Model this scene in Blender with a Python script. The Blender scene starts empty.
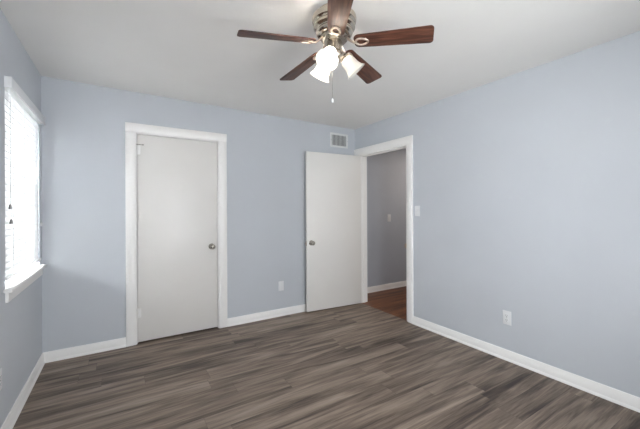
import bpy, bmesh, math, random
from mathutils import Vector, Matrix
random.seed(7)
S = bpy.context.scene
C = S.collection
R = math.radians

# ------------------------------------------------------------------ camera
F_PX = 318.66
EYE = 1.305
YAW = 0.5582
ROLL = -0.0044
cd = bpy.data.cameras.new('camera'); cam = bpy.data.objects.new('camera', cd); C.objects.link(cam)
cam.location = (0, 0, EYE)
cam.rotation_euler = (Matrix.Rotation(-YAW, 3, 'Z') @ Matrix.Rotation(R(90), 3, 'X') @ Matrix.Rotation(ROLL, 3, 'Z')).to_euler()
cd.sensor_width = 36.0; cd.lens = 36.0 * F_PX / 640.0
cd.shift_y = -(214.5 - 209.25) / 640.0
cd.clip_start = 0.02
S.camera = cam

# ------------------------------------------------------------------ room measures (metres)
H = 2.44
BACK = 3.576          # back wall plane
RIGHT = 2.817         # right wall plane
REAR = -0.60         # wall behind the camera
LX0 = -0.576         # left wall plane
TH_BACK, TH_RIGHT, TH_REAR = 0.0, R(-90), R(180)
TH_LEFT = R(90)
HALL_Y = 3.82
HALL_X1 = 5.6

# ------------------------------------------------------------------ world, lights, exposure
w = bpy.data.worlds.new('sky'); S.world = w; w.use_nodes = True
bg = w.node_tree.nodes['Background']
bg.inputs['Color'].default_value = (0.80, 0.90, 1.0, 1); bg.inputs['Strength'].default_value = 0.6

def area(name, loc, rot, sx, sy, power, col):
    l = bpy.data.lights.new(name, 'AREA'); l.shape = 'RECTANGLE'; l.size = sx; l.size_y = sy
    l.energy = power; l.color = col
    o = bpy.data.objects.new(name, l); C.objects.link(o); o.location = loc; o.rotation_euler = rot
    return o

# fill light outside the added, unseen left-hand window, level with the camera
area('fill_light_near', (LX0 - 0.75, 0.40, 1.20), (R(88), 0, R(-86)), 1.7, 1.6, 78.0, (0.97, 0.98, 1.0))
# fill light outside the added, unseen window in the wall behind the camera
area('fill_light_rear', (1.15, REAR - 0.60, 1.15), (R(91), 0, 0), 1.9, 1.6, 126.0, (0.97, 0.98, 1.0))
# daylight outside the left window
area('daylight_left', (LX0 - 0.60, 3.00, 1.50), (R(90), 0, R(-90)), 1.5, 1.5, 550.0, (0.985, 0.99, 1.0))
# unseen lamp added under the hall ceiling
area('hall_light', (4.3, 2.9, H - 0.03), (0, 0, 0), 0.3, 0.3, 12.0, (1.0, 0.85, 0.72))

vs = S.view_settings
S.display_settings.display_device = 'sRGB'
vs.view_transform = 'Standard'; vs.look = 'None'; vs.gamma = 1.0; vs.use_curve_mapping = False
vs.exposure = 0.06
S.cycles.sample_clamp_indirect = 0.0

# ------------------------------------------------------------------ materials
def srgb(r, g, b):
    f = lambda v: (v / 12.92 if v <= 0.04045 else ((v + 0.055) / 1.055) ** 2.4)
    return (f(r / 255), f(g / 255), f(b / 255), 1.0)

class NT:
    def __init__(self, name):
        self.m = bpy.data.materials.new(name); self.m.use_nodes = True
        self.t = self.m.node_tree; self.b = self.t.nodes['Principled BSDF']; self.out = self.t.nodes['Material Output']
    def n(self, typ, **kw):
        nd = self.t.nodes.new(typ)
        for k, v in kw.items(): setattr(nd, k, v)
        return nd
    def l(self, a, b): self.t.links.new(a, b)
    def math(self, op, a, b=None, c=None):
        nd = self.n('ShaderNodeMath', operation=op)
        for i, v in enumerate((a, b, c)):
            if v is None: continue
            if hasattr(v, 'is_linked'): self.l(v, nd.inputs[i])
            else: nd.inputs[i].default_value = v
        return nd.outputs[0]
    def ramp(self, fac, stops):
        nd = self.n('ShaderNodeValToRGB'); e = nd.color_ramp.elements
        while len(e) < len(stops): e.new(0.5)
        for el, (p, c) in zip(e, stops): el.position = p; el.color = c
        self.l(fac, nd.inputs[0]); return nd.outputs[0]
    def mix(self, fac, a, b, mode='MIX'):
        nd = self.n('ShaderNodeMix', data_type='RGBA', blend_type=mode)
        for s, v in ((nd.inputs[0], fac), (nd.inputs[6], a), (nd.inputs[7], b)):
            if hasattr(v, 'is_linked'): self.l(v, s)
            else: s.default_value = v
        return nd.outputs[2]

def paint(name, col, rough=0.55, bump=0.02, scale=220.0, var=0.02):
    k = NT(name)
    g = k.n('ShaderNodeNewGeometry')
    n1 = k.n('ShaderNodeTexNoise'); n1.inputs['Scale'].default_value = scale; n1.inputs['Detail'].default_value = 3
    k.l(g.outputs['Position'], n1.inputs['Vector'])
    n2 = k.n('ShaderNodeTexNoise'); n2.inputs['Scale'].default_value = 1.7; n2.inputs['Detail'].default_value = 4
    k.l(g.outputs['Position'], n2.inputs['Vector'])
    dark = tuple(c * (1 - var) for c in col[:3]) + (1,); light = tuple(min(1, c * (1 + var)) for c in col[:3]) + (1,)
    k.l(k.ramp(n2.outputs[0], [(0.3, dark), (0.7, light)]), k.b.inputs['Base Color'])
    k.b.inputs['Roughness'].default_value = rough
    b = k.n('ShaderNodeBump'); b.inputs['Strength'].default_value = bump; b.inputs['Distance'].default_value = 0.002
    k.l(n1.outputs[0], b.inputs['Height']); k.l(b.outputs[0], k.b.inputs['Normal'])
    return k.m

def simple(name, col, rough=0.4, metal=0.0, **kw):
    k = NT(name); k.b.inputs['Base Color'].default_value = col
    k.b.inputs['Roughness'].default_value = rough; k.b.inputs['Metallic'].default_value = metal
    n = k.n('ShaderNodeTexNoise'); n.inputs['Scale'].default_value = 60.0
    g = k.n('ShaderNodeTexCoord'); k.l(g.outputs['Object'], n.inputs['Vector'])
    mr = k.n('ShaderNodeMapRange'); mr.inputs[3].default_value = max(0.02, rough - 0.04); mr.inputs[4].default_value = min(1, rough + 0.04)
    k.l(n.outputs[0], mr.inputs[0]); k.l(mr.outputs[0], k.b.inputs['Roughness'])
    for a, v in kw.items(): k.b.inputs[a].default_value = v
    return k.m

def planks(name, width, length, stops, tint_amt, rough, seed):
    """long boards laid along world X, each with its own tone and grain"""
    k = NT(name)
    g = k.n('ShaderNodeNewGeometry'); sp = k.n('ShaderNodeSeparateXYZ'); k.l(g.outputs['Position'], sp.inputs[0])
    x, y = sp.outputs[0], sp.outputs[1]
    v = k.math('DIVIDE', k.math('ADD', y, seed), width); row = k.math('FLOOR', v); fv = k.math('FRACT', v)
    wn = k.n('ShaderNodeTexWhiteNoise', noise_dimensions='1D'); k.l(row, wn.inputs['W'])
    u = k.math('ADD', k.math('DIVIDE', x, length), wn.outputs[0]); colm = k.math('FLOOR', u); fu = k.math('FRACT', u)
    cv = k.n('ShaderNodeCombineXYZ'); k.l(colm, cv.inputs[0]); k.l(row, cv.inputs[1])
    wn2 = k.n('ShaderNodeTexWhiteNoise', noise_dimensions='2D'); k.l(cv.outputs[0], wn2.inputs['Vector'])
    rnd = wn2.outputs[0]
    def grain(sx, sy, detail, rough_, dist, off):
        c = k.n('ShaderNodeCombineXYZ')
        k.l(k.math('MULTIPLY_ADD', x, sx, k.math('MULTIPLY', rnd, 37.0 + off)), c.inputs[0])
        k.l(k.math('MULTIPLY', y, sy), c.inputs[1]); k.l(k.math('MULTIPLY', rnd, 91.0), c.inputs[2])
        n = k.n('ShaderNodeTexNoise'); n.inputs['Scale'].default_value = 1.0; n.inputs['Detail'].default_value = detail
        n.inputs['Roughness'].default_value = rough_; n.inputs['Distortion'].default_value = dist
        k.l(c.outputs[0], n.inputs['Vector']); return n.outputs[0]
    broad = grain(1.25, 14.0, 3.5, 0.55, 0.8, 0.0)
    fine = grain(3.5, 75.0, 5.0, 0.65, 0.3, 11.0)
    hair = grain(9.0, 260.0, 2.0, 0.5, 0.0, 23.0)
    t = k.math('ADD', k.math('ADD', k.math('MULTIPLY', broad, 0.62), k.math('MULTIPLY', fine, 0.30)),
               k.math('ADD', k.math('MULTIPLY', hair, 0.12), k.math('MULTIPLY', k.math('SUBTRACT', rnd, 0.5), tint_amt)))
    col = k.ramp(t, stops)
    # seams between the boards
    ev = k.math('MINIMUM', fv, k.math('SUBTRACT', 1.0, fv)); eu = k.math('MINIMUM', fu, k.math('SUBTRACT', 1.0, fu))
    sv = k.math('LESS_THAN', k.math('MULTIPLY', ev, width), 0.0011); su = k.math('LESS_THAN', k.math('MULTIPLY', eu, length), 0.0011)
    seam = k.math('MAXIMUM', sv, su)
    k.l(k.mix(k.math('MULTIPLY', seam, 0.4), col, srgb(38, 32, 28)), k.b.inputs['Base Color'])
    mr = k.n('ShaderNodeMapRange'); mr.inputs[3].default_value = rough - 0.06; mr.inputs[4].default_value = rough + 0.10
    k.l(fine, mr.inputs[0]); k.l(mr.outputs[0], k.b.inputs['Roughness'])
    bp = k.n('ShaderNodeBump'); bp.inputs['Strength'].default_value = 0.15; bp.inputs['Distance'].default_value = 0.002
    k.l(k.math('SUBTRACT', fine, seam), bp.inputs['Height']); k.l(bp.outputs[0], k.b.inputs['Normal'])
    return k.m

M = {}
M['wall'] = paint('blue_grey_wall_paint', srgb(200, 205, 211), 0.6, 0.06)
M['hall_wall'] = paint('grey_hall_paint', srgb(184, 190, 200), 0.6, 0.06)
M['ceiling'] = paint('white_ceiling_paint', srgb(240, 239, 236), 0.8, 0.12, 120)
M['trim'] = paint('white_trim_enamel', srgb(248, 247, 245), 0.35, 0.01)
M['door'] = paint('white_door_enamel', srgb(234, 232, 228), 0.38, 0.02, 90)
M['plate'] = simple('white_plastic', srgb(234, 236, 238), 0.3)
M['slot'] = simple('dark_slot', srgb(40, 40, 42), 0.6)
M['nickel'] = simple('brushed_nickel', srgb(196, 186, 172), 0.22, 1.0)
M['nickel_dark'] = simple('satin_nickel', srgb(168, 162, 154), 0.28, 1.0)
M['ironware'] = simple('pale_nickel', srgb(198, 184, 172), 0.3, 1.0)
M['floor'] = planks('grey_brown_plank_floor', 0.155, 1.22,
    [(0.34, srgb(50, 39, 33)), (0.42, srgb(80, 67, 58)), (0.50, srgb(115, 100, 88)), (0.58, srgb(140, 124, 110)), (0.68, srgb(164, 148, 133))], 0.06, 0.50, 3.03)
M['hall_floor'] = planks('red_brown_plank_floor', 0.155, 1.22,
    [(0.30, srgb(56, 30, 13)), (0.42, srgb(86, 50, 26)), (0.55, srgb(118, 72, 40)), (0.72, srgb(146, 96, 58))], 0.16, 0.42, 3.03)
M['vent'] = simple('white_vent_metal', srgb(228, 230, 230), 0.4)
M['vent_shade'] = simple('vent_gap_shade', srgb(96, 96, 96), 0.45)  # darker grey for the shade behind the vent louvers
M['tassel'] = simple('grey_tassel_plastic', srgb(150, 150, 150), 0.45)
M['vinyl'] = simple('white_vinyl', srgb(238, 240, 240), 0.4)
M['ground'] = paint('outdoor_lawn', srgb(110, 120, 90), 0.9, 0.1, 20, 0.2)

def wood_blade():
    k = NT('walnut_fan_blade')
    tc = k.n('ShaderNodeTexCoord'); mp = k.n('ShaderNodeMapping'); mp.inputs['Scale'].default_value = (5, 60, 20)
    k.l(tc.outputs['Object'], mp.inputs[0])
    n = k.n('ShaderNodeTexNoise'); n.inputs['Scale'].default_value = 1.0; n.inputs['Detail'].default_value = 5; n.inputs['Distortion'].default_value = 0.7
    k.l(mp.outputs[0], n.inputs['Vector'])
    k.l(k.ramp(n.outputs[0], [(0.30, srgb(48, 27, 20)), (0.5, srgb(86, 51, 38)), (0.72, srgb(116, 75, 57))]), k.b.inputs['Base Color'])
    k.b.inputs['Roughness'].default_value = 0.5
    return k.m
M['blade'] = wood_blade()

def slat_mat():
    k = NT('white_blind_slat')
    k.b.inputs['Base Color'].default_value = srgb(246, 246, 246); k.b.inputs['Roughness'].default_value = 0.45
    n = k.n('ShaderNodeTexNoise'); n.inputs['Scale'].default_value = 30.0
    g = k.n('ShaderNodeTexCoord'); k.l(g.outputs['Object'], n.inputs['Vector'])
    k.l(k.ramp(n.outputs[0], [(0.2, srgb(243, 243, 243)), (0.8, srgb(248, 248, 248))]), k.b.inputs['Base Color'])
    # vinyl lets daylight through mostly forwards: a rough refraction beside a little translucency
    tr = k.n('ShaderNodeBsdfTranslucent'); tr.inputs['Color'].default_value = (0.92, 0.94, 0.96, 1)
    mx = k.n('ShaderNodeMixShader'); mx.inputs[0].default_value = 0.03
    k.l(k.b.outputs[0], mx.inputs[1]); k.l(tr.outputs[0], mx.inputs[2])
    rf = k.n('ShaderNodeBsdfRefraction'); rf.inputs['Roughness'].default_value = 0.55; rf.inputs['IOR'].default_value = 1.45
    rf.inputs['Color'].default_value = (0.96, 0.97, 0.98, 1)
    m2 = k.n('ShaderNodeMixShader'); m2.inputs[0].default_value = 0.2
    k.l(mx.outputs[0], m2.inputs[1]); k.l(rf.outputs[0], m2.inputs[2]); k.l(m2.outputs[0], k.out.inputs[0])
    return k.m
M['slat'] = slat_mat()

def pane_mat():
    k = NT('window_glass')
    t = k.n('ShaderNodeBsdfTransparent'); t.inputs['Color'].default_value = (0.96, 0.965, 0.965, 1)
    gl = k.n('ShaderNodeBsdfGlossy'); gl.inputs['Roughness'].default_value = 0.02
    fr = k.n('ShaderNodeFresnel'); fr.inputs['IOR'].default_value = 1.3
    mx = k.n('ShaderNodeMixShader'); k.l(fr.outputs[0], mx.inputs[0]); k.l(t.outputs[0], mx.inputs[1]); k.l(gl.outputs[0], mx.inputs[2])
    k.l(mx.outputs[0], k.out.inputs[0])
    return k.m
M['pane'] = pane_mat()

def shade_mat(name, strength, base=None):
    k = NT(name)
    k.b.inputs['Base Color'].default_value = base or srgb(244, 243, 240); k.b.inputs['Roughness'].default_value = 0.3
    k.b.inputs['Emission Color'].default_value = (1.0, 0.965, 0.91, 1); k.b.inputs['Emission Strength'].default_value = strength
    tr = k.n('ShaderNodeBsdfTranslucent'); tr.inputs['Color'].default_value = (0.95, 0.94, 0.92, 1)
    mx = k.n('ShaderNodeMixShader'); mx.inputs[0].default_value = 0.72
    k.l(k.b.outputs[0], mx.inputs[1]); k.l(tr.outputs[0], mx.inputs[2]); k.l(mx.outputs[0], k.out.inputs[0])
    return k.m
M['shade'] = shade_mat('lit_frosted_glass', 0.3)
M['shade_off'] = shade_mat('frosted_glass', 0.0, srgb(226, 224, 220))
M['bulb_off'] = simple('unlit_bulb', srgb(238, 236, 230), 0.3)
def emis(name, col, s):
    k = NT(name); k.b.inputs['Base Color'].default_value = (0.9, 0.9, 0.9, 1)
    k.b.inputs['Emission Color'].default_value = col; k.b.inputs['Emission Strength'].default_value = s
    return k.m
M['bulb'] = emis('lit_bulb', (1.0, 0.92, 0.82, 1), 75.0)

# ------------------------------------------------------------------ mesh helpers
def add_box(bm, x0, x1, y0, y1, z0, z1, mat=None):
    vs_ = [bm.verts.new((x, y, z)) for x in (x0, x1) for y in (y0, y1) for z in (z0, z1)]
    fs = [(0, 1, 3, 2), (4, 6, 7, 5), (0, 4, 5, 1), (2, 3, 7, 6), (0, 2, 6, 4), (1, 5, 7, 3)]
    out = [bm.faces.new([vs_[i] for i in f]) for f in fs]
    if mat is not None:
        for v in vs_: v.co = mat @ v.co
    return out

def add_lathe(bm, prof, seg=48, mat=None):
    rings = []
    for r, z in prof:
        if r < 1e-6: rings.append([bm.verts.new((0, 0, z))])
        else: rings.append([bm.verts.new((r * math.cos(2 * math.pi * i / seg), r * math.sin(2 * math.pi * i / seg), z)) for i in range(seg)])
    for a, b in zip(rings[:-1], rings[1:]):
        for i in range(seg):
            j = (i + 1) % seg
            if len(a) == 1 and len(b) == 1: continue
            if len(a) == 1: bm.faces.new((a[0], b[j], b[i]))
            elif len(b) == 1: bm.faces.new((a[i], a[j], b[0]))
            else: bm.faces.new((a[i], a[j], b[j], b[i]))
    if mat is not None:
        for ring in rings:
            for v in ring: v.co = mat @ v.co

def add_tube(bm, pts, rad, seg=10, closed=False, flat=1.0):
    pts = [Vector(p) for p in pts]; n = len(pts); rings = []
    rads = rad if isinstance(rad, (list, tuple)) else [rad] * n
    for i, p in enumerate(pts):
        a = pts[(i - 1) % n] if (closed or i > 0) else p
        b = pts[(i + 1) % n] if (closed or i < n - 1) else p
        t = (b - a).normalized()
        up = Vector((0, 0, 1)) if abs(t.z) < 0.95 else Vector((1, 0, 0))
        s = t.cross(up).normalized(); u2 = s.cross(t)
        rings.append([bm.verts.new(p + (s * math.cos(2 * math.pi * k / seg) + u2 * math.sin(2 * math.pi * k / seg) * flat) * rads[i]) for k in range(seg)])
    rng = range(n) if closed else range(n - 1)
    for i in rng:
        a, b = rings[i], rings[(i + 1) % n]
        for k in range(seg):
            j = (k + 1) % seg
            bm.faces.new((a[k], a[j], b[j], b[k]))
    if not closed:
        bm.faces.new(rings[0][::-1]); bm.faces.new(rings[-1])

def add_prism(bm, outline, z0, z1, mat=None):
    a = [bm.verts.new((x, y, z0)) for x, y in outline]; b = [bm.verts.new((x, y, z1)) for x, y in outline]
    bm.faces.new(a[::-1]); bm.faces.new(b)
    for i in range(len(a)):
        j = (i + 1) % len(a); bm.faces.new((a[i], a[j], b[j], b[i]))
    if mat is not None:
        for v in a + b: v.co = mat @ v.co

def obj(name, bm, m, parent=None, bevel=0.0, smooth=True, loc=None, rz=None):
    bmesh.ops.recalc_face_normals(bm, faces=bm.faces[:])
    me = bpy.data.meshes.new(name); bm.to_mesh(me); bm.free()
    o = bpy.data.objects.new(name, me); C.objects.link(o); me.materials.append(m)
    if parent: o.parent = parent
    if loc is not None: o.location = loc
    if rz is not None: o.rotation_euler = (0, 0, rz)
    if smooth:
        for p in me.polygons: p.use_smooth = True
        es = o.modifiers.new('edge', 'EDGE_SPLIT'); es.split_angle = R(38)
    if bevel:
        b = o.modifiers.new('bevel', 'BEVEL'); b.width = bevel; b.segments = 2; b.limit_method = 'ANGLE'; b.angle_limit = R(50)
        if smooth: o.modifiers.move(1, 0)
    return o

def BM(): return bmesh.new()
def box_obj(name, dims, m, parent=None, bevel=0.0, **kw):
    bm = BM(); add_box(bm, *dims); return obj(name, bm, m, parent, bevel, **kw)

def thing(name, label, cat, loc, rz=0.0, group=None):
    o = bpy.data.objects.new(name, None); C.objects.link(o); o.empty_display_size = 0.1
    o.location = loc; o.rotation_euler = (0, 0, rz); o['label'] = label; o['category'] = cat
    if group: o['group'] = group
    return o

def struct(o): o['kind'] = 'structure'; return o

def wall(name, x0, x1, thick, holes, m, loc, rz, z1=None):
    """a wall running along local x, its room face at local y = 0, with rectangular openings"""
    z1 = z1 or H + 0.03
    xs = sorted({x0, x1} | {h[0] for h in holes} | {h[1] for h in holes})
    zs = sorted({0.0, z1} | {h[2] for h in holes} | {h[3] for h in holes})
    def solid(i, j):
        if i < 0 or j < 0 or i >= len(xs) - 1 or j >= len(zs) - 1: return False
        cx, cz = (xs[i] + xs[i + 1]) / 2, (zs[j] + zs[j + 1]) / 2
        return not any(h[0] < cx < h[1] and h[2] < cz < h[3] for h in holes)
    bm = BM(); cache = {}
    def V(x, y, z):
        key = (round(x, 5), y, round(z, 5))
        if key not in cache: cache[key] = bm.verts.new((x, y, z))
        return cache[key]
    for i in range(len(xs) - 1):
        for j in range(len(zs) - 1):
            if not solid(i, j): continue
            a, b, c, d = xs[i], xs[i + 1], zs[j], zs[j + 1]
            bm.faces.new((V(a, 0, c), V(b, 0, c), V(b, 0, d), V(a, 0, d)))
            bm.faces.new((V(a, thick, d), V(b, thick, d), V(b, thick, c), V(a, thick, c)))
            if not solid(i - 1, j): bm.faces.new((V(a, 0, d), V(a, thick, d), V(a, thick, c), V(a, 0, c)))
            if not solid(i + 1, j): bm.faces.new((V(b, 0, c), V(b, thick, c), V(b, thick, d), V(b, 0, d)))
            if not solid(i, j - 1): bm.faces.new((V(a, 0, c), V(a, thick, c), V(b, thick, c), V(b, 0, c)))
            if not solid(i, j + 1): bm.faces.new((V(b, 0, d), V(b, thick, d), V(a, thick, d), V(a, 0, d)))
    return struct(obj(name, bm, m, smooth=False, loc=loc, rz=rz))

# local frames: origin and rotation of each wall (room face, facing local -y)
ORI = {'back': ((0, BACK, 0), TH_BACK), 'right': ((RIGHT, BACK, 0), TH_RIGHT),
       'rear': ((0, REAR, 0), TH_REAR), 'left': ((LX0, 0, 0), TH_LEFT), 'hall': ((0, HALL_Y, 0), 0.0)}
def on(wallname, x, z=0.0, out=0.0):
    (ox, oy, oz), th = ORI[wallname]
    return Vector((ox + x * math.cos(th) + out * math.sin(th), oy + x * math.sin(th) - out * math.cos(th), oz + z)), th

# ------------------------------------------------------------------ shell
T = 0.12
XL_REAR = LX0
# closet opening (back wall, local x = world X)
CX0, CX1, CTOP = 0.112, 0.926, 2.070
# hall opening (right wall, local x = BACK - Y)
DX0, DX1, DTOP = BACK - 3.475, BACK - 2.595, 2.060
# left window (local x along the left wall)
WX0, WX1, WZ0, WZ1 = 2.560, 3.490, 0.832, 2.048
# unseen left window beside the camera, added to brighten the room
BX0, BX1, BZ0, BZ1 = -0.38, 0.92, 0.55, 2.02
# unseen window behind the camera, added for its light (local x = -X)
RX0, RX1, RZ0, RZ1 = -1.85, -0.45, 0.55, 2.02

bm = BM(); add_prism(bm, [(XL_REAR - 0.1, REAR - 0.1), (RIGHT + 0.012, REAR - 0.1), (RIGHT + 0.012, BACK + 0.12), (LX0 - 0.1, BACK + 0.12)], -0.12, 0.0)
floor = struct(obj('floor', bm, M['floor'], smooth=False))
bm = BM(); add_prism(bm, [(RIGHT + 0.012, 1.9), (HALL_X1 + 0.1, 1.9), (HALL_X1 + 0.1, HALL_Y + 0.1), (RIGHT + 0.012, HALL_Y + 0.1)], -0.12, 0.0)
struct(obj('floor_hall', bm, M['hall_floor'], smooth=False))
bm = BM(); add_prism(bm, [(XL_REAR - 0.1, REAR - 0.1), (RIGHT + T, REAR - 0.1), (RIGHT + T, BACK + T), (LX0 - 0.1, BACK + T)], H, H + 0.1)
bm.verts.ensure_lookup_table()
bm.verts[2].co.z -= 0.010; bm.verts[3].co.z += 0.018      # the slab is a little out of level along the back wall
struct(obj('ceiling', bm, M['ceiling'], smooth=False))
bm = BM(); add_prism(bm, [(RIGHT + T + 0.001, 1.9), (HALL_X1 + 0.1, 1.9), (HALL_X1 + 0.1, HALL_Y + 0.1), (RIGHT + T + 0.001, HALL_Y + 0.1)], H, H + 0.1)
struct(obj('ceiling_hall', bm, M['ceiling'], smooth=False))

wall('wall_back', LX0, RIGHT, T, [(CX0, CX1, 0.0, CTOP)], M['wall'], *ORI['back'])
wall('wall_right', -0.33, BACK - REAR + 0.12, T, [(DX0, DX1, 0.0, DTOP)], M['wall'], *ORI['right'])
wall('wall_left', REAR - 0.12, BACK + 0.02, T + 0.03, [(WX0, WX1, WZ0, WZ1), (BX0, BX1, BZ0, BZ1)], M['wall'], *ORI['left'])
wall('wall_rear', -RIGHT, -XL_REAR, T, [(RX0, RX1, RZ0, RZ1)], M['wall'], *ORI['rear'])
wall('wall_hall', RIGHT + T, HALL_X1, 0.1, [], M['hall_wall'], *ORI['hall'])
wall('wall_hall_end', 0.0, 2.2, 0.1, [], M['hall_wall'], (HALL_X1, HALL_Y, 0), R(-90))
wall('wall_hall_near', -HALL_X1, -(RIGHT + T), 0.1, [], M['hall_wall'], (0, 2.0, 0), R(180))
# closet behind the shut door
bm = BM()
for d in ((-0.02, 0.0, T, 0.7, 0, H), (1.4, 1.42, T, 0.7, 0, H), (-0.02, 1.42, 0.7, 0.72, 0, H), (-0.02, 1.42, T, 0.72, H, H + 0.02), (-0.02, 1.42, T, 0.72, -0.12, 0)):
    add_box(bm, *d)
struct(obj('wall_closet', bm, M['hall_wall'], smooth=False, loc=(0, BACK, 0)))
# the lawn outside
box_obj('ground', (-14, 14, -14, 16, -0.6, -0.5), M['ground'], smooth=False)['kind'] = 'structure'

# ------------------------------------------------------------------ baseboards
def baseboard(name, wallname, x0, x1, h=0.088):
    prof = [(0.0, 0.0), (-0.021, 0.0), (-0.021, 0.006), (-0.017, 0.016), (-0.0135, 0.020), (-0.0135, h - 0.026), (-0.010, h - 0.018), (-0.0095, h - 0.010), (-0.005, h), (0.0, h)]
    bm = BM()
    a = [bm.verts.new((x0, y, z)) for y, z in prof]; b = [bm.verts.new((x1, y, z)) for y, z in prof]
    bm.faces.new(a); bm.faces.new(b[::-1])
    for i in range(len(a)):
        j = (i + 1) % len(a); bm.faces.new((a[i], b[i], b[j], a[j]))
    return struct(obj(name, bm, M['trim'], loc=ORI[wallname][0], rz=ORI[wallname][1]))
CAS = 0.088   # casing width
baseboard('baseboard_back', 'back', LX0, CX0 + 0.012 - CAS)
baseboard('baseboard_back_right', 'back', CX1 - 0.012 + CAS, RIGHT - 0.019)
baseboard('baseboard_right', 'right', DX1 - 0.005 + 0.088, BACK - REAR)
baseboard('baseboard_left', 'left', REAR, BACK)
baseboard('baseboard_rear', 'rear', -RIGHT, -XL_REAR)
baseboard('baseboard_hall', 'hall', RIGHT + T, HALL_X1)

# ------------------------------------------------------------------ door casings and jambs
def casing(name, wallname, x0, x1, top, cw, jx0, jx1, jtop, depth, stop_y, clip_left=None):
    """x0..x1, top: inner edge of the casing; j*: faces of the jamb lining"""
    bm = BM(); p = 0.018
    xl = x0 - cw if clip_left is None else clip_left
    def mitre(o, i):   # frame strip from outer to inner outline, with an eased face
        pass
    # left leg, right leg, head - each a profiled board
    def leg(a, b, inner_right):
        e = 0.006
        t0, t1 = (p, p - 0.005) if inner_right else (p - 0.005, p)
        q = [(a, 0), (a, -t0 + 0.004), (a + e, -t0), (b - e, -t1), (b, -t1 + 0.004), (b, 0)]
        add_prism(bm, q, 0.0, top)
    leg(xl, x0, True); leg(x1, x1 + cw, False)
    v0 = [(0, top), (-p + 0.009, top), (-p + 0.005, top + 0.006), (-p, top + cw - 0.006), (-p + 0.004, top + cw), (0, top + cw)]
    a = [bm.verts.new((xl, y, z)) for y, z in v0]; b = [bm.verts.new((x1 + cw, y, z)) for y, z in v0]
    bm.faces.new(a); bm.faces.new(b[::-1])
    for i in range(len(a)):
        j = (i + 1) % len(a); bm.faces.new((a[i], b[i], b[j], a[j]))
    # jamb lining
    add_box(bm, jx0 - 0.02, jx0, -0.002, depth + 0.002, 0, jtop + 0.02); add_box(bm, jx1, jx1 + 0.02, -0.002, depth + 0.002, 0, jtop + 0.02)
    add_box(bm, jx0, jx1, -0.002, depth + 0.002, jtop, jtop + 0.02)
    # door stop
    s = 0.011
    add_box(bm, jx0, jx0 + s, stop_y, stop_y + 0.035, 0, jtop); add_box(bm, jx1 - s, jx1, stop_y, stop_y + 0.035, 0, jtop)
    add_box(bm, jx0 + s, jx1 - s, stop_y, stop_y + 0.035, jtop - s, jtop)
    return struct(obj(name, bm, M['trim'], loc=ORI[wallname][0], rz=ORI[wallname][1]))

cj0, cj1, cjt = CX0 + 0.02, CX1 - 0.02, CTOP - 0.02
casing('trim_1', 'back', CX0 + 0.012, CX1 - 0.012, CTOP - 0.012, CAS, cj0, cj1, cjt, T, 0.042)
hj0, hj1, hjt = DX0 + 0.02, DX1 - 0.02, DTOP - 0.02
trim2 = casing('trim_2', 'right', DX0 + 0.005, DX1 - 0.005, DTOP - 0.005, 0.088, hj0, hj1, hjt, T, 0.042, clip_left=0.004)
# casing on the hall side of the same opening
bm = BM()
for d in ((DX0 - 0.07, DX0 + 0.005, T, T + 0.016, 0, DTOP), (DX1 - 0.005, DX1 + 0.07, T, T + 0.016, 0, DTOP), (DX0 - 0.07, DX1 + 0.07, T, T + 0.016, DTOP - 0.005, DTOP + 0.07)):
    add_box(bm, *d)
struct(obj('trim_3', bm, M['trim'], loc=ORI['right'][0], rz=ORI['right'][1], bevel=0.003))
# strike plate with its lip on the jamb
bm = BM()
add_box(bm, hj1 - 0.0015, hj1 + 0.001, -0.014, 0.03, 0.845, 0.905); add_box(bm, hj1 - 0.004, hj1 + 0.004, -0.026, -0.012, 0.855, 0.895)
obj('strike_plate', bm, M['ironware'], trim2, bevel=0.001)

# ------------------------------------------------------------------ doors
def knob_set(parent, x, z, ysgn, y):
    """a round passage knob on a door face, its axis along local y"""
    rot = Matrix.Translation((x, y, z)) @ Matrix.Rotation(R(90) * (1 if ysgn < 0 else -1), 4, 'X')
    bm = BM()
    add_lathe(bm, [(0, 0), (0.032, 0), (0.032, 0.004), (0.029, 0.008), (0.018, 0.011), (0.012, 0.014), (0.0115, 0.030), (0.015, 0.034),
                   (0.023, 0.038), (0.0275, 0.045), (0.0285, 0.053), (0.027, 0.060), (0.022, 0.066), (0.014, 0.069), (0, 0.070)], 32, rot)
    return obj('knob', bm, M['nickel_dark'], parent)

def hinge(parent, x, y, z, leaf_dir, m):
    bm = BM()
    for k in range(5):
        add_lathe(bm, [(0, 0), (0.0065, 0), (0.0065, 0.0172), (0, 0.0172)], 14, Matrix.Translation((x, y, z - 0.045 + k * 0.018)))
    add_lathe(bm, [(0, -0.004), (0.004, -0.003), (0.005, 0)], 12, Matrix.Translation((x, y, z - 0.045)))
    add_lathe(bm, [(0.005, 0), (0.004, 0.003), (0, 0.005)], 12, Matrix.Translation((x, y, z + 0.045)))
    add_box(bm, min(x, x + leaf_dir * 0.030), max(x, x + leaf_dir * 0.030), y + 0.0015, y + 0.0045, z - 0.044, z + 0.044)
    return obj('hinge', bm, m, parent)

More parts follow.
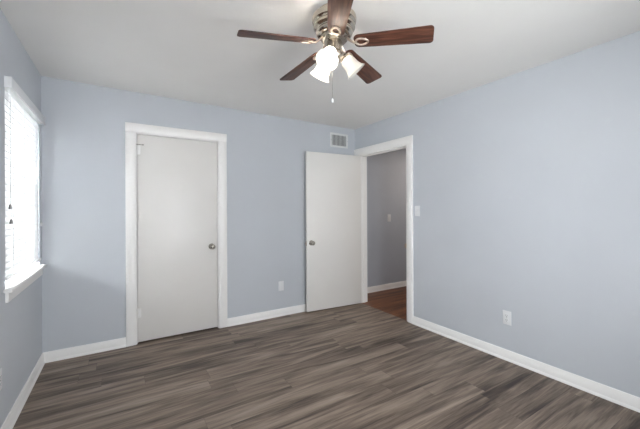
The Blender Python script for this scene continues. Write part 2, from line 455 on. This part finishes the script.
# shut closet door
DW0, DW1 = cj0 + 0.004, cj1 - 0.004
d1 = struct(bpy.data.objects.new('door_1', None)); C.objects.link(d1); d1.location = (0, BACK, 0)
box_obj('door_slab', (DW0, DW1, 0.006, 0.040, 0.014, cjt - 0.004), M['door'], d1, bevel=0.002)
knob_set(d1, DW1 - 0.064, 0.905, -1, 0.006)
for zz in (0.298, 1.892): hinge(d1, DW0 - 0.002, -0.003, zz, 1, M['trim'])
bm = BM()   # hinge-pin door stop
add_tube(bm, [(DW0 - 0.002, -0.006, 1.945), (DW0 + 0.012, -0.012, 1.944), (DW0 + 0.045, -0.017, 1.942)], 0.0030, 8)
add_lathe(bm, [(0, 0), (0.007, 0), (0.007, 0.008), (0, 0.008)], 12, Matrix.Translation((DW0 + 0.048, -0.017, 1.942)) @ Matrix.Rotation(R(90), 4, 'X'))
add_lathe(bm, [(0.003, 0), (0.010, 0), (0.010, 0.004), (0.003, 0.004)], 14, Matrix.Translation((DW0 - 0.002, -0.003, 1.943)))
obj('door_stop', bm, M['nickel_dark'], d1)

# open hall door, hinged on the far jamb and swung back along the back wall
OPEN = R(94.5)
d2 = struct(bpy.data.objects.new('door_2', None)); C.objects.link(d2)
d2.location = (RIGHT - 0.006, 3.462, 0)
# local x runs from hinge to free edge; shut it would point along world -Y
d2.rotation_euler = (0, 0, R(-90) - OPEN)
dw = 0.830
# the face seen from the room when open is local +y
box_obj('door_slab', (0.004, dw, 0.004, 0.039, 0.012, hjt - 0.004), M['door'], d2, bevel=0.002)
knob_set(d2, dw - 0.062, 0.880, 1, 0.039)
k2 = knob_set(d2, dw - 0.062, 0.880, -1, 0.004); k2.scale = (1, 0.62, 1); k2.location = (0, 0.004 * 0.38, 0)
bm = BM(); add_box(bm, dw - 0.0005, dw + 0.0015, 0.009, 0.034, 0.843, 0.901); add_box(bm, dw, dw + 0.012, 0.015, 0.028, 0.862, 0.882)
obj('latch', bm, M['ironware'], d2, bevel=0.001)
for zz in (0.275, 1.885): hinge(d2, 0.0, 0.0, zz, 1, M['nickel_dark'])

# ------------------------------------------------------------------ windows
def window(name, wallname, x0, x1, z0, z1, thick, horn=0.075, out=0.055):
    (loc, rz) = ORI[wallname]
    wn = struct(bpy.data.objects.new(name, None)); C.objects.link(wn); wn.location = loc; wn.rotation_euler = (0, 0, rz)
    yo = thick - 0.055
    bm = BM(); f = 0.045
    def ring(xa, xb, za, zb, ya, yb, wd):
        add_box(bm, xa, xa + wd, ya, yb, za, zb); add_box(bm, xb - wd, xb, ya, yb, za, zb)
        add_box(bm, xa + wd, xb - wd, ya, yb, za, za + wd); add_box(bm, xa + wd, xb - wd, ya, yb, zb - wd, zb)
    ring(x0, x1, z0, z1, yo, yo + 0.05, f)
    obj('window_frame', bm, M['vinyl'], wn, bevel=0.002)
    zm = (z0 + z1) / 2
    for (za, zb, ya) in ((z0 + f, zm + 0.018, yo + 0.004), (zm - 0.018, z1 - f, yo + 0.024)):
        bm = BM(); ring(x0 + f, x1 - f, za, zb, ya, ya + 0.02, 0.034)
        sash = obj('window_sash', bm, M['vinyl'], wn, bevel=0.0015)
        box_obj('pane', (x0 + f + 0.03, x1 - f - 0.03, ya + 0.009, ya + 0.012, za + 0.03, zb - 0.03), M['pane'], sash, smooth=False)
    # stool and apron
    bm = BM()
    hr = min(horn, 0.036) if wallname == 'left' and x1 > 3 else horn
    add_prism(bm, [(x0 - horn, -out), (x1 + hr, -out), (x1 + hr, 0.0), (x1, 0.0), (x1, yo), (x0, yo), (x0, 0.0), (x0 - horn, 0.0)], z0 - 0.003, z0 + 0.019)
    obj('window_stool', bm, M['trim'], wn, bevel=0.006)
    bm = BM(); pr = [(0, z0 - 0.068), (-0.012, z0 - 0.068), (-0.016, z0 - 0.060), (-0.016, z0 - 0.012), (-0.020, z0 - 0.003), (0, z0 - 0.003)]
    a = [bm.verts.new((x0 - 0.005, y, z)) for y, z in pr]; b = [bm.verts.new((x1 + 0.02, y, z)) for y, z in pr]
    bm.faces.new(a); bm.faces.new(b[::-1])
    for i in range(len(a)):
        j = (i + 1) % len(a); bm.faces.new((a[i], b[i], b[j], a[j]))
    obj('window_apron', bm, M['trim'], wn)
    return wn
window('window_1', 'left', WX0, WX1, WZ0, WZ1, T + 0.03, 0.050, 0.040)
window('added_window_near', 'left', BX0, BX1, BZ0, BZ1, T + 0.03)  # added out of view, lets fill light in beside the camera
window('added_window_rear', 'rear', RX0, RX1, RZ0, RZ1, T)  # added out of view, lets fill light in from behind

# ------------------------------------------------------------------ blind on the left window
BLX0, BLX1 = WX0 + 0.003, WX1 - 0.003
bz = 0.893
p, th = on('left', (BLX0 + BLX1) / 2, 0.0)
bl = thing('window_blind', 'white horizontal slat blind, lowered and glowing with daylight over the left window', 'window blind', p, th)
hw = (BLX1 - BLX0) / 2
VZ0, VZ1 = 2.026, 2.092
bm = BM()   # valance with returned ends, standing just proud of the wall
add_box(bm, -hw - 0.018, hw + 0.040, -0.034, -0.024, VZ0, VZ1)
add_box(bm, -hw - 0.018, -hw - 0.008, -0.024, -0.0005, VZ0, VZ1); add_box(bm, hw + 0.030, hw + 0.040, -0.024, -0.0005, VZ0, VZ1)
obj('valance', bm, M['plate'], bl, bevel=0.002)
box_obj('head_rail', (-hw, hw, -0.022, 0.034, VZ0 + 0.002, WZ1 - 0.001), M['vinyl'], bl, bevel=0.002)
n_sl = 28; zt, zb = VZ0 - 0.023, bz + 0.040
SLY = 0.012
TILT = R(85)
me_slat = None
for i in range(n_sl):
    z = zt + (zb - zt) * i / (n_sl - 1)
    if me_slat is None:
        bm = BM(); q = []
        for k in range(7):
            u = -0.025 + 0.05 * k / 6; q.append((u, 0.0022 * (1 - (u / 0.025) ** 2) + 0.0014))
        for k in range(6, -1, -1):
            u = -0.025 + 0.05 * k / 6; q.append((u, 0.0022 * (1 - (u / 0.025) ** 2) - 0.0014))
        ca, sa = math.cos(TILT), math.sin(TILT)
        pts = [(u * ca - c * sa, u * sa + c * ca) for u, c in q]   # room edge low, outer edge high
        a = [bm.verts.new((-hw, y, zz)) for y, zz in pts]; b = [bm.verts.new((hw, y, zz)) for y, zz in pts]
        bm.faces.new(a); bm.faces.new(b[::-1])
        for k in range(len(a)):
            j = (k + 1) % len(a); bm.faces.new((a[k], b[k], b[j], a[j]))
        sl = obj('slat', bm, M['slat'], bl, loc=(0, SLY, z)); me_slat = sl
    else:
        sl = me_slat.copy(); C.objects.link(sl); sl.parent = bl; sl.location = (0, SLY, z)
box_obj('bottom_rail', (-hw, hw, SLY - 0.022, SLY + 0.022, bz, bz + 0.018), M['slat'], bl, bevel=0.003)
for xx in (-hw * 0.62, 0.0, hw * 0.62):
    bm = BM(); add_tube(bm, [(xx, SLY - 0.0105, VZ0 - 0.008), (xx, SLY - 0.0105, bz + 0.015)], 0.0007, 6); add_tube(bm, [(xx, SLY + 0.0105, VZ0 - 0.008), (xx, SLY + 0.0105, bz + 0.015)], 0.0011, 6)
    obj('ladder_cord', bm, M['vinyl'], bl)
def cord(x, zend, m):
    bm = BM(); add_tube(bm, [(x, -0.012, VZ0 + 0.002), (x, -0.013, zend + 0.02)], 0.0008, 6)
    c = obj('pull_cord', bm, M['vinyl'], bl)
    bm = BM(); add_lathe(bm, [(0, 0.028), (0.003, 0.028), (0.0055, 0.024), (0.0085, 0.006), (0.0085, 0.001), (0.007, 0), (0, 0)], 14, Matrix.Translation((x, -0.013, zend)))
    obj('tassel', bm, m, c)
cord(-hw + 0.045, 1.315, M['tassel']); cord(-hw + 0.062, 1.225, M['tassel']); cord(hw - 0.012, 1.175, M['vinyl'])

# ------------------------------------------------------------------ vent, outlets, switches
def plate_thing(kind, name, label, cat, wallname, x, z, group=None):
    pos, th = on(wallname, x, z)
    t = thing(name, label, cat, pos, th, group)
    box_obj('cover_plate', (-0.036, 0.036, -0.0055, 0.0005, -0.0585, 0.0585), M['plate'], t, bevel=0.0025)
    if kind == 'outlet':
        for dz in (0.0195, -0.0195):
            bm = BM(); ol = []
            for k in range(24):
                a = 2 * math.pi * k / 24; ol.append((0.0172 * math.cos(a), max(-0.0135, min(0.0135, 0.0172 * math.sin(a)))))
            add_prism(bm, ol, 0, 0.0085, Matrix.Translation((0, 0, dz)) @ Matrix.Rotation(R(90), 4, 'X'))
            r = obj('receptacle', bm, M['plate'], t)
            bm = BM()
            add_box(bm, -0.0075, -0.0053, -0.0090, -0.006, dz - 0.002, dz + 0.007); add_box(bm, 0.0053, 0.0075, -0.0090, -0.006, dz - 0.001, dz + 0.006)
            add_lathe(bm, [(0, 0), (0.0026, 0), (0.0026, 0.003), (0, 0.003)], 12, Matrix.Translation((0, -0.006, dz - 0.0075)) @ Matrix.Rotation(R(90), 4, 'X'))
            obj('socket_hole', bm, M['slot'], r)
        bm = BM(); add_lathe(bm, [(0, 0), (0.003, 0), (0.0025, 0.0012), (0, 0.0015)], 12, Matrix.Translation((0, -0.0055, 0)) @ Matrix.Rotation(R(90), 4, 'X'))
        obj('screw', bm, M['nickel_dark'], t)
    elif kind == 'switch':
        bm = BM(); add_box(bm, -0.0055, 0.0055, -0.0075, -0.004, -0.013, 0.013); obj('switch_surround', bm, M['vinyl'], t, bevel=0.0006)
        bm = BM(); add_box(bm, -0.0042, 0.0042, -0.018, 0.0, -0.0045, 0.0045, Matrix.Translation((0, -0.004, 0.002)) @ Matrix.Rotation(R(-28), 4, 'X'))
        obj('toggle', bm, M['plate'], t, bevel=0.0008)
        for dz in (0.03, -0.03):
            bm = BM(); add_lathe(bm, [(0, 0), (0.003, 0), (0.0025, 0.0012), (0, 0.0015)], 12, Matrix.Translation((0, -0.0055, dz)) @ Matrix.Rotation(R(90), 4, 'X'))
            obj('screw', bm, M['vinyl'], t)
    else:
        bm = BM(); add_box(bm, -0.016, 0.016, -0.0068, -0.004, -0.033, 0.033); obj('insert', bm, M['plate'], t, bevel=0.001)
    return t
plate_thing('outlet', 'wall_outlet', 'white duplex outlet low on the long right wall', 'wall outlet', 'right', BACK - 1.477, 0.364)
plate_thing('outlet', 'wall_outlet', 'white outlet low on the left wall below the window, at the picture edge', 'wall outlet', 'left', 2.435, 0.365)
plate_thing('blank', 'wall_plate', 'small white wall plate low on the back wall between the two doors', 'wall plate', 'back', 1.663, 0.366)
plate_thing('switch', 'light_switch', 'white light switch on the right wall just beside the open doorway', 'light switch', 'right', BACK - 2.449, 1.281)
plate_thing('switch', 'light_switch', 'white light switch on the dim grey hall wall seen through the doorway', 'light switch', 'hall', 3.714, 1.157)

pos, th = on('back', 2.545, 2.247)
vt = thing('air_vent', 'white rectangular air vent grille high on the back wall above the open door', 'air vent', pos, th)
bm = BM(); VW, VH, fr = 0.148, 0.097, 0.026
for d in ((-VW, -VW + fr, -VH, VH), (VW - fr, VW, -VH, VH), (-VW + fr, VW - fr, -VH, -VH + fr), (-VW + fr, VW - fr, VH - fr, VH)):
    add_box(bm, d[0], d[1], -0.009, 0.0005, d[2], d[3])
obj('frame', bm, M['vent'], vt, bevel=0.003)
box_obj('backing', (-VW + fr - 0.002, VW - fr + 0.002, -0.0015, 0.0, -VH + fr - 0.002, VH - fr + 0.002), M['vent_shade'], vt)  # grey sheet, its colour stands in for the shaded gaps between louvers
nb = 11
for i in range(nb):
    x = -VW + fr + (i + 0.5) * (2 * VW - 2 * fr) / nb
    bm = BM(); add_box(bm, -0.0064, 0.0064, -0.0006, 0.0006, -VH + fr, VH - fr, Matrix.Translation((x, -0.0062, 0)) @ Matrix.Rotation(R(20), 4, 'Z'))
    obj('louver', bm, M['vent'], vt)
for sx in (-1, 1):
    bm = BM(); add_lathe(bm, [(0, 0), (0.004, 0), (0.003, 0.0015), (0, 0.002)], 12, Matrix.Translation((sx * (VW - fr / 2), -0.009, 0)) @ Matrix.Rotation(R(90), 4, 'X'))
    obj('screw', bm, M['nickel_dark'], vt)

# ------------------------------------------------------------------ ceiling fan
FX, FY = 1.046, 1.512
fan = thing('ceiling_fan', 'flush ceiling fan with five dark walnut blades, nickel motor and three bell glass shades', 'ceiling fan', (FX, FY, H))
bm = BM()   # stepped motor housing (z measured down from the ceiling)
add_lathe(bm, [(0, 0.0), (0.092, 0.0), (0.092, -0.022), (0.098, -0.026), (0.120, -0.029), (0.126, -0.034), (0.1275, -0.042), (0.1275, -0.056), (0.125, -0.064),
               (0.115, -0.069), (0.1125, -0.074), (0.115, -0.078), (0.1195, -0.083), (0.1205, -0.090), (0.1195, -0.097), (0.112, -0.102), (0.1035, -0.106),
               (0.102, -0.111), (0.1055, -0.116), (0.1065, -0.123), (0.103, -0.131), (0.094, -0.137), (0.086, -0.140), (0.0, -0.141)], 72)
obj('motor_housing', bm, M['nickel'], fan)
bm = BM()
add_lathe(bm, [(0, -0.140), (0.070, -0.140), (0.077, -0.145), (0.077, -0.160), (0.071, -0.166), (0.052, -0.168), (0, -0.168)], 56)
obj('blade_hub', bm, M['nickel_dark'], fan)
bm = BM()   # light kit body
add_lathe(bm, [(0, -0.167), (0.040, -0.167), (0.043, -0.174), (0.043, -0.226), (0.047, -0.234), (0.056, -0.242), (0.059, -0.254), (0.056, -0.268),
               (0.044, -0.280), (0.028, -0.288), (0.016, -0.292), (0.012, -0.300), (0.009, -0.308), (0, -0.310)], 48)
kit = obj('light_kit', bm, M['nickel'], fan)

PITCH = -14.0; BR = 0.542; BZ = -0.178; DROOP = R(3.9)
toward = math.atan2(-FY, -FX)       # direction from the fan to the viewer side of the room
for k in range(5):
    ang = toward + R(3.66) + k * 2 * math.pi / 5
    bm = BM()
    # blade outline: rounded root, widening to a rounded tip (local x outwards)
    ol = []; r0, r1, w0, w1 = 0.116, BR, 0.047, 0.0605
    def arc(cx, cy, r, a0, a1, n=6):
        for i in range(n + 1):
            a = R(a0 + (a1 - a0) * i / n); ol.append((cx + r * math.cos(a), cy + r * math.sin(a)))
    c = 0.020
    arc(r1 - c, w1 - c, c, 90, 0); arc(r1 - c, -w1 + c, c, 0, -90)
    arc(r0 + 0.03, -w0 + 0.03, 0.03, -90, -180); arc(r0 + 0.03, w0 - 0.03, 0.03, 180, 90)
    add_prism(bm, ol, -0.003, 0.003)
    b = obj('blade', bm, M['blade'], fan, bevel=0.001)
    b.rotation_euler = (Matrix.Rotation(ang, 3, 'Z') @ Matrix.Rotation(DROOP, 3, 'Y') @ Matrix.Rotation(R(PITCH), 3, 'X')).to_euler()
    b.location = (0, 0, BZ)
    # bracket under the blade: an arm that ends in an open loop
    bm = BM()
    loop = []
    for i in range(28):
        a = 2 * math.pi * i / 28
        rr = 1 + 0.10 * math.cos(a)
        loop.append((0.158 + 0.034 * math.cos(a) * rr, 0.0235 * math.sin(a) * (1 - 0.18 * math.cos(a)), -0.0075))
    add_tube(bm, loop, 0.0062, 10, closed=True, flat=0.75)
    arm = []
    z_in = 0.026
    for i in range(13):
        t = i / 12; x = 0.070 + (0.127 - 0.070) * t
        s = t * t * (3 - 2 * t)
        arm.append((x, 0.0, z_in * (1 - s) - 0.0075 * s - 0.006 * math.sin(math.pi * t)))
    add_tube(bm, arm, [0.013 - 0.005 * i / 12 for i in range(13)], 10, flat=0.55)
    for sx in (0.136, 0.184):
        add_lathe(bm, [(0, 0), (0.005, 0), (0.004, -0.003), (0, -0.004)], 12, Matrix.Translation((sx, 0.017, -0.003))); add_lathe(bm, [(0, 0), (0.005, 0), (0.004, -0.003), (0, -0.004)], 12, Matrix.Translation((sx, -0.017, -0.003)))
    obj('blade_bracket', bm, M['ironware'], b)

SHZ = -0.254
for k in range(3):
    phi = toward - R(17.0) + k * R(120)
    d = Vector((math.cos(phi), math.sin(phi), 0))
    tilt = R(48)                                     # below the horizontal
    ax = (d * math.cos(tilt) + Vector((0, 0, -math.sin(tilt)))).normalized()
    neck = d * 0.060 + Vector((0, 0, SHZ))
    # socket arm
    bm = BM()
    add_tube(bm, [d * 0.045 + Vector((0, 0, SHZ + 0.002)), d * 0.053 + Vector((0, 0, SHZ + 0.004)), neck], [0.012, 0.012, 0.013], 14)
    rot = Matrix.Translation(neck) @ ax.to_track_quat('Z', 'Y').to_matrix().to_4x4()
    add_lathe(bm, [(0, -0.012), (0.018, -0.012), (0.026, -0.006), (0.031, 0.002), (0.032, 0.014), (0.029, 0.016), (0, 0.016)], 32, rot)
    h = obj('lamp_holder', bm, M['nickel'], kit)
    # bell shade: outer then inner wall, open mouth
    bm = BM(); L = 0.108
    outer = [(0.026, 0.004), (0.031, 0.010), (0.037, 0.022), (0.0405, 0.038), (0.042, 0.054), (0.0435, 0.068), (0.047, 0.082), (0.0535, 0.095), (0.062, 0.106)]
    inner = [(r - 0.0028, z - (0.0005 if i == len(outer) - 1 else -0.001)) for i, (r, z) in enumerate(outer)][::-1]
    add_lathe(bm, outer + [(0.0622, 0.1078), (0.0602, 0.1080)] + inner, 48, rot)
    obj('lamp_shade', bm, M['shade'] if k != 1 else M['shade_off'], kit)
    bm = BM()
    add_lathe(bm, [(0.0, 0.016), (0.012, 0.016), (0.012, 0.030), (0.020, 0.046), (0.0235, 0.060), (0.020, 0.074), (0.011, 0.082), (0, 0.084)], 24, rot)
    obj('bulb', bm, M['bulb'] if k != 1 else M['bulb_off'], kit)

# pull chain: beads with a fob at the end
bm = BM(); cx, cy = -0.010, 0.006
add_tube(bm, [(cx, cy, -0.300), (cx, cy, -0.497)], 0.0009, 6)
z = -0.304
while z > -0.492:
    bmesh.ops.create_icosphere(bm, subdivisions=1, radius=0.0017, matrix=Matrix.Translation((cx, cy, z))); z -= 0.006
ch = obj('pull_chain', bm, M['nickel_dark'], fan)
bm = BM(); add_lathe(bm, [(0, 0), (0.003, -0.002), (0.0055, -0.012), (0.0065, -0.020), (0.005, -0.026), (0, -0.028)], 18, Matrix.Translation((cx, cy, -0.495)))
obj('chain_fob', bm, M['plate'], ch)
